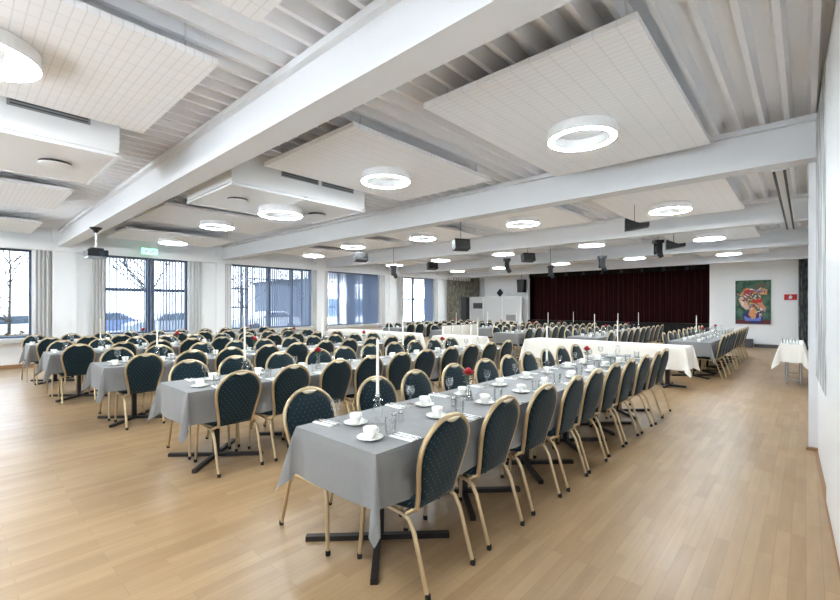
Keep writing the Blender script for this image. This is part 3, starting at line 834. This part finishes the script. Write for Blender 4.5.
def cloth(x0, x1, y0, y1, z, drop, m, name, label, group, seed=0, flare=.05, tip=1.42):
    """draped cloth with corner folds; x0..y1 world rectangle"""
    rnd = random.Random(seed); per = []
    def edge(a, b, nrm):
        L = (Vector(b) - Vector(a)).length; n = max(4, int(L / .11))
        for k in range(1, n):
            u = k / n; d = min(u * L, (1 - u) * L)
            p = (a[0] + (b[0] - a[0]) * u, a[1] + (b[1] - a[1]) * u)
            per.append((p, nrm, 1.0 + rnd.uniform(-.03, .03), 'e', d))
    C = [(x0, y0), (x1, y0), (x1, y1), (x0, y1)]; Nn = [(0, -1), (1, 0), (0, 1), (-1, 0)]
    for i in range(4):
        a, b = C[i], C[(i + 1) % 4]; n1 = Nn[i]; n2 = Nn[(i + 1) % 4]
        edge(a, b, n1)
        r = .012; cc = (b[0] - (n1[0] + n2[0]) * r, b[1] - (n1[1] + n2[1]) * r)
        for q in range(7):
            aa = q / 6 * PI / 2
            nx, ny = n1[0] * math.cos(aa) + n2[0] * math.sin(aa), n1[1] * math.cos(aa) + n2[1] * math.sin(aa)
            wgt = 1 - abs(q - 3) / 3
            per.append(((cc[0] + nx * r, cc[1] + ny * r), (nx, ny), 1 + (tip - 1) * wgt, 'c', q))
    K = 7; n = len(per); ox, oy = (x0 + x1) / 2, y0
    v = []; f = []
    ph = rnd.uniform(0, 6)
    for k in range(K + 1):
        u = k / K
        for i, (p, nr, dl, kind, d) in enumerate(per):
            if k == 0: out = -.004; zz = z
            else:
                out = .004 + flare * .35 * u ** .8
                if kind == 'c':
                    out += flare * 2.0 * u * [-.25, .15, .8, 1.0, .8, .15, -.25][d]
                else:
                    wv = math.sin(i * .9 + ph) * .5 + math.sin(i * .37 + 2 * ph) * .5
                    out += wv * flare * .22 * u
                    if d < .22: out += flare * .2 * u - flare * .5 * u * math.exp(-((d - .10) / .05) ** 2)
                zz = z - .004 - drop * dl * u if u > 0 else z
                if u > 0: zz = z - .006 - (drop * dl - .006) * u
            v.append((p[0] + nr[0] * out - ox, p[1] + nr[1] * out - oy, zz))
    for k in range(K):
        for i in range(n):
            j = (i + 1) % n
            f.append((k * n + i, (k + 1) * n + i, (k + 1) * n + j, k * n + j))
    f.append(tuple(range(n)))
    mb = MB(); mb.add(v, f[:-1], True); mb.add(v[:n], [tuple(range(n))])
    o = mb.build(name, m, None, (ox, oy, 0))
    tag(o, label, 'tablecloth', group)
    return o

# ------------------------------------------------------------------ tableware prototypes (meshes shared by copies)
cup_mb = MB().lathe([(.022, 0), (.024, .004), (.036, .03), (.041, .062), (.0385, .062), (.033, .03), (.022, .008), (0.0, .008)], (0, 0, 0), 18)
def make_cup():
    o = MB().lathe([(.022, 0), (.024, .004), (.036, .03), (.041, .062), (.0385, .062), (.033, .03), (.022, .008), (0.0, .008)], (0, 0, 0), 18).build('coffee_cup', M['porcelain'])
    MB().tube([(.034, 0, .050), (.052, 0, .050), (.060, 0, .036), (.050, 0, .022), (.033, 0, .020)], .0042, 6).build('handle', M['porcelain'], o)
    return o
SAUCER = MB().lathe([(.04, 0), (.045, .003), (.075, .014), (.076, .017), (.045, .008), (.028, .0065), (.0, .0065)], (0, 0, 0), 22).mesh('saucer', M['porcelain'])
CUPLOW = MB().lathe([(.022, 0), (.036, .03), (.041, .062), (.0385, .062), (.03, .02), (0, .015)], (0, 0, 0), 10).mesh('coffee_cup', M['porcelain'])
TUMBLER = MB().lathe([(.026, 0), (.028, .002), (.036, .10), (.0345, .10), (.0265, .012), (0, .010)], (0, 0, 0), 20, False).mesh('drinking_glass', M['glass'])
WINE = MB().lathe([(.033, 0), (.032, .003), (.006, .008), (.0045, .03), (.010, .062), (.030, .082), (.036, .11), (.033, .145), (.0315, .145), (.0345, .11), (.028, .084), (.0, .072)], (0, 0, 0), 20, False).mesh('wine_glass', M['glass'])
def napkin_mesh():
    mb = MB(); mb.box(-.045, .045, -.085, .085, 0, .004); mb.box(-.043, .040, -.083, .083, .004, .007)
    return mb.mesh('paper_napkin', M['paper'])
NAPKIN = napkin_mesh()
KNIFE = MB().box(-.0045, .0045, -.095, -.005, 0, .003).box(-.008, .008, -.005, .10, 0, .0016).mesh('table_knife', M['steel'])
def fork_mesh():
    mb = MB().box(-.004, .004, -.095, .035, 0, .003).box(-.011, .011, .035, .055, 0, .003)
    for x in (-.009, -.003, .003, .009): mb.box(x - .0016, x + .0016, .055, .095, 0, .003)
    return mb.mesh('table_fork', M['steel'])
FORK = fork_mesh()
STICK = MB().lathe([(.045, 0), (.046, .006), (.020, .016), (.012, .03), (.020, .048), (.030, .070), (.034, .10), (.026, .125), (.012, .14), (.018, .15), (.034, .158), (.034, .162), (.016, .168), (.018, .195), (.011, .195), (.010, .178), (0, .178)], (0, 0, 0), 16).mesh('candlestick', M['glass'])
CANDLE = MB().lathe([(.0105, 0), (.0105, .02), (.0085, .355), (.003, .362), (.0012, .363), (.0012, .372), (0, .372)], (0, 0, 0), 10).mesh('candle', M['wax'])
VASE = MB().lathe([(.040, 0), (.042, .005), (.036, .02), (.024, .045), (.028, .06), (.020, .075), (.024, .09), (.017, .105), (.021, .12), (.015, .135), (.019, .155), (.016, .155), (.012, .135), (.014, .09), (.022, .02), (0, .01)], (0, 0, 0), 14).mesh('bud_vase', M['glass'])
SHAKER = MB().lathe([(.018, 0), (.019, .004), (.016, .03), (.015, .05)], (0, 0, 0), 12).mesh('salt_shaker', M['glass'])
SHCAP = MB().lathe([(.016, .05), (.017, .056), (.013, .07), (0, .074)], (0, 0, 0), 12).mesh('cap', M['steel'])
cup0 = make_cup(); cup_used = [False]
def put(name, me, loc, rz, label, cat, group):
    o = bpy.data.objects.new(name, me); COL.objects.link(o); o.location = loc; o.rotation_euler = (0, 0, rz)
    return tag(o, label, cat, group)
def make_rose(loc, label, group):
    t = tag(empty('red_rose', loc), label, 'flower', group)
    MB().tube([(0, 0, 0), (.004, .003, .10), (-.002, .002, .20)], .0028, 5).build('stem', M['leaf'], t)
    mb = MB()
    for lay in range(3):
        n = 5
        for k in range(n):
            a = 2 * PI * k / n + lay * .6; r = .012 + .013 * lay; z = .215 - .006 * lay; c, s = math.cos(a), math.sin(a)
            w = .016 + .004 * lay
            mb.add([(c * r * .3, s * r * .3, z - .022), (c * r - s * w, s * r + c * w, z), (c * r * 1.35, s * r * 1.35, z + .016), (c * r + s * w, s * r - c * w, z)], [(0, 1, 2, 3)], True)
    mb.lathe([(.004, .192), (.022, .205), (.026, .225), (.012, .24), (0, .242)], (0, 0, 0), 10)
    mb.build('bloom', M['rose'], t)
    lf = MB(); rnd = random.Random(sum(map(ord, label)))
    for k in range(16):
        a = rnd.uniform(0, 6.28); z = rnd.uniform(.12, .19); L = rnd.uniform(.035, .06); c, s = math.cos(a), math.sin(a)
        lf.add([(0, 0, z), (c * L * .5 - s * .014, s * L * .5 + c * .014, z + .012), (c * L, s * L, z + .01), (c * L * .5 + s * .014, s * L * .5 - c * .014, z + .012)], [(0, 1, 2, 3)], True)
    lf.build('leaves', M['leaf'], t)
ZT = 0.7525
def setting(cx, y, side, x_edge, rowname, kname, sidename, lvl, rnd):
    """side +1: diner sits on the +x side"""
    where = '%s from near end, %s of %s' % (kname, sidename, rowname)
    j = lambda a: rnd.uniform(-a, a)
    xc = cx + side * .15 + j(.015); yc = y + (-.25 if side > 0 else .0) + j(.025)
    if lvl >= 1:
        put('saucer', SAUCER, (xc, yc, ZT), 0, 'white saucer under cup, ' + where, 'saucer', 'saucers on the grey tables')
    if lvl >= 2:
        if not cup_used[0]: c = cup0; cup_used[0] = True
        else: c = copy_tree(cup0)
        c.location = (xc, yc, ZT + .0068); c.rotation_euler = (0, 0, rnd.uniform(-.8, 3.6))
        tag(c, 'white cup, ' + where, 'cup', 'coffee cups on the grey tables')
    else:
        put('coffee_cup', CUPLOW, (xc, yc, ZT + (.0068 if lvl else 0)), 0, 'white cup, ' + where, 'cup', 'coffee cups on the grey tables')
    put('drinking_glass' if rnd.random() < .0 else 'wine_glass', WINE if side < 0 else TUMBLER, (cx + side * (.20 if side > 0 else .265) + j(.012), yc + (.13 if side > 0 else -.04) + j(.02), ZT), 0, 'clear glass, ' + where, 'glass', 'drinking glasses on the grey tables')
    if lvl >= 1:
        nx, ny = cx + side * .285, y + (-.10 if side > 0 else -.13) + j(.015)
        rz = -side * PI / 2 + j(.12)
        nk = put('paper_napkin', NAPKIN, (nx, ny, ZT), rz, 'folded white napkin, ' + where, 'napkin', 'napkins on the grey tables')
        if lvl >= 2:
            c, s = math.cos(rz), math.sin(rz)
            put('table_knife', KNIFE, (nx + .022 * c, ny + .022 * s, ZT + .0072), rz, 'steel knife, ' + where, 'knife', 'knives on the napkins')
            put('table_fork', FORK, (nx - .012 * c, ny - .012 * s, ZT + .0072), rz, 'steel fork, ' + where, 'fork', 'forks on the napkins')
def centre(cx, y, what, rowname, kname, rnd):
    if what == 'c':
        lab = '%s from near end on %s' % (kname, rowname)
        put('candlestick', STICK, (cx, y, ZT), 0, 'glass candlestick, ' + lab, 'candlestick', 'candlesticks on the grey tables')
        put('candle', CANDLE, (cx, y, ZT + .1785), 0, 'tall white candle, ' + lab, 'candle', 'candles on the grey tables')
    elif what == 'v':
        lab = '%s from near end on %s' % (kname, rowname)
        put('bud_vase', VASE, (cx, y, ZT), 0, 'twisted glass vase, ' + lab, 'vase', 'bud vases on the grey tables')
        make_rose((cx, y, ZT + .015), 'red rose, ' + lab, 'roses on the grey tables')
    else:
        for d, nm in ((-.03, 'salt'), (.03, 'pepper')):
            o = put(nm + '_shaker', SHAKER, (cx + .015, y + d, ZT), 0, 'glass %s shaker, %s pair from near end on %s' % (nm, kname, rowname), 'shaker', 'shakers on the grey tables')
            c = bpy.data.objects.new('cap', SHCAP); COL.objects.link(c); c.parent = o

# ------------------------------------------------------------------ near table rows
def seq(head, step, n):
    out = list(head)
    while len(out) < n: out.append(out[-1] + step)
    return out
ROWS = [  # centre x, y start, right chairs, left chairs
    (-1.975, 1.43, [1.83, 2.43, 3.02, 3.55, 4.05, 4.60, 5.12, 5.65, 6.17, 6.68], seq([1.72, 2.36, 2.87, 3.43, 3.98, 4.48], .50, 10), 0.545, 0.685),
    (-4.31, 1.36, seq([1.77, 2.30, 2.86, 3.36, 3.84, 4.36], .52, 10), seq([1.75, 2.25, 2.83, 3.38, 3.84], .50, 10), 0.50, 0.685),
    (-6.60, 1.22, seq([1.62, 2.17, 2.70, 3.26], .52, 10), seq([1.58, 2.10, 2.72, 3.28], .52, 10), 0.52, 0.68),
    (-8.88, 1.00, seq([1.34, 1.90], .54, 10), seq([1.28, 1.84], .54, 10), 0.53, 0.66),
    (-11.05, 0.97, seq([1.26], .55, 10), seq([1.16], .55, 10), 0.55, 0.66)]
ROWN = ['grey row by the pillar', 'second grey row from pillar', 'middle grey row', 'second grey row from windows', 'grey row along the windows']
rnd = random.Random(11)
CENTRES = [
    [('c', 1.80), ('s', 1.93), ('v', 2.77), ('s', 2.55), ('c', 4.16), ('v', 5.25), ('c', 6.40)],
    [('c', 2.05), ('s', 2.25), ('v', 2.95), ('s', 3.4), ('c', 4.4), ('v', 5.3), ('c', 6.3)],
    [('c', 1.9), ('s', 2.1), ('v', 3.3), ('c', 4.6), ('v', 5.6), ('c', 6.3)],
    [('c', 1.7), ('v', 2.9), ('c', 4.2), ('v', 5.4)],
    [('c', 1.6), ('v', 2.9), ('c', 4.2), ('v', 5.4)]]
for r, (cx, y0, RC, LC, dr, dl) in enumerate(ROWS):
    y1 = 6.86; L = (y1 - y0) / 3; nm = ROWN[r]
    for k in range(3):
        make_table('banquet_table', cx, y0 + k * L, L, .745, .75, 'star footed table, %s from near end under %s' % (ORD[k], nm), 'tables under the grey cloths', M['dark_metal'], -0.07 if k == 0 else 0.0)
    cloth(cx - .375, cx + .375, y0, y1, .752, .285, M['cloth'], 'tablecloth', 'long grey tablecloth draped over the ' + nm, 'grey tablecloths', seed=r)
    for side, ys, dd, sn in ((1, RC, dr, 'pillar side'), (-1, LC, dl, 'window side')):
        for k, y in enumerate(ys):
            ox = cx + side * (dd - .285) + rnd.uniform(-.015, .015)
            rz = (PI / 2 if side > 0 else -PI / 2) + R(rnd.uniform(-3, 3))
            place_chair(ox, y, rz, '%s teal chair from near end, %s of %s' % (ORD[k], sn, nm), 'teal gold framed banquet chairs', 'a' if r < 3 else 'b')
            setting(cx, y, side, cx + side * .37, nm, ORD[k], sn, 2 if r < 2 else 1, rnd)
    cnt = {}
    for what, y in CENTRES[r]:
        cnt[what] = cnt.get(what, -1) + 1
        centre(cx + (-.02 if what != 's' else .01), y, what, nm, ORD[cnt[what]], rnd)

# ------------------------------------------------------------------ far tables by the stage
FAR = [-1.80, -3.95, -6.10, -8.25, -10.4]
FARN = ['far grey table below the painting', 'far grey table second from painting', 'middle far grey table', 'far grey table second from windows', 'far grey table along the windows']
ncream = 0
for r, cx in enumerate(FAR):
    y0 = [10.3, 10.1, 10.2, 10.0, 10.0][r]; y1 = y0 + 5.4; nm = FARN[r]
    for k in range(3):
        make_table('banquet_table', cx, y0 + k * 1.8, 1.8, .745, .75, 'star footed table, %s from near end under %s' % (ORD[k], nm), 'tables under the far grey cloths', M['dark_metal'])
    cloth(cx - .375, cx + .375, y0, y1, .752, .285, M['cloth'], 'tablecloth', 'grey tablecloth draped over the ' + nm, 'far grey tablecloths', seed=20 + r)
    for side, sn in ((1, 'painting side'), (-1, 'window side')):
        for k in range(10):
            y = y0 + .38 + k * .53 + rnd.uniform(-.04, .04)
            setting(cx, y, side, 0, nm, ORD[k], sn, 0, rnd)
            if r == 3 and side > 0 and k < 4: continue
            place_chair(cx + side * (.56 - .285), y, (PI / 2 if side > 0 else -PI / 2) + R(rnd.uniform(-4, 4)), '%s teal chair from near end, %s of %s' % (ORD[k], sn, nm), 'teal chairs at the far tables', 'b')
    for k, (w, dy) in enumerate((('c', .8), ('v', 1.6), ('c', 2.6), ('v', 3.5), ('c', 4.6))):
        centre(cx, y0 + dy, w, nm, ORD[k // 2], rnd)
# cream slip-covered chairs
def cream_chair(x, y, rz, label):
    t = tag(empty('covered_chair', (x, y, 0), rz), label, 'chair', 'cream covered chairs')
    MB().prism([(-.19, .30), (-.25, .97), (-.30, .97), (-.25, .02), (-.20, .02)], -.165, .165, 'x').build('back_cover', M['cream'], t)
    MB().box(-.165, .165, -.19, .24, .02, .50, .02).build('skirt', M['cream'], t)
for k in range(4):
    cream_chair(-7.42, 8.95 + k * .42, PI / 2, '%s cream covered chair behind the short white table' % ORD[k])

# ------------------------------------------------------------------ white buffet tables
def buffet(x0, x1, y0, y1, h, drop, name, seed):
    n = max(1, int(round((x1 - x0) / 1.6)))
    for k in range(n):
        w = (x1 - x0) / n; xa = x0 + k * w
        t = tag(empty('buffet_table', (xa + w / 2, (y0 + y1) / 2, 0)), '%s table from windows under %s' % (ORD[k], name), 'table', 'tables under the white cloths')
        MB().box(-w / 2 + .005, w / 2 - .005, -(y1 - y0) / 2 + .005, (y1 - y0) / 2 - .005, h - .03, h - .003).build('tabletop', M['tan'], t)
        for xx in (-w / 2 + .35, w / 2 - .35):
            MB().box(xx - .035, xx + .035, -.035, .035, .03, h - .03).build('column', M['dark_metal'], t)
            f = MB()
            f.box(xx - .03, xx + .03, -.33, .33, 0, .032); f.box(xx - .3, xx + .3, -.03, .03, 0, .031)
            f.build('foot', M['dark_metal'], t)
    cloth(x0, x1, y0, y1, h + .002, drop, M['wcloth'], 'tablecloth', 'white tablecloth hanging over the ' + name, 'white tablecloths', seed, .06, 1.25)
buffet(-4.72, -1.58, 8.72, 9.42, .75, .40, 'long white buffet facing the maroon curtain', 41)
buffet(-6.98, -5.78, 8.15, 8.85, .75, .42, 'short white buffet in front of cream chairs', 42)
buffet(-11.3, -7.85, 8.05, 8.75, .75, .42, 'long white buffet towards the windows', 43)
# white side table by the wall
t = tag(empty('side_table', (-0.14, 10.55, 0)), 'narrow steel legged side table standing against the side wall', 'table')
MB().box(-.23, .09, 0.01, 1.49, .75, .775).build('tabletop', M['tan'], t)
for yy in (.15, 1.3):
    for xx in (-.14, .06):
        l = MB().tube([(xx, yy, .75), (xx, yy, .012)], .02, 10).build('leg', M['steel'], t)
    MB().tube([(-.16, yy, .10), (.08, yy, .10)], .012, 8).build('stretcher', M['steel'], t)
cloth(-.375, -.04, 10.55, 12.05, .777, .33, M['wcloth'], 'tablecloth', 'white tablecloth over the narrow side table by the wall', 'white tablecloths', 44, .07, 1.45)
for k in range(6):
    put('wine_glass', TUMBLER, (-.31 + (k % 3) * .09, 10.72 + (k // 3) * .2, .7775), 0, 'upturned clear glass on the narrow white side table', 'glass', 'glasses on the white side table')
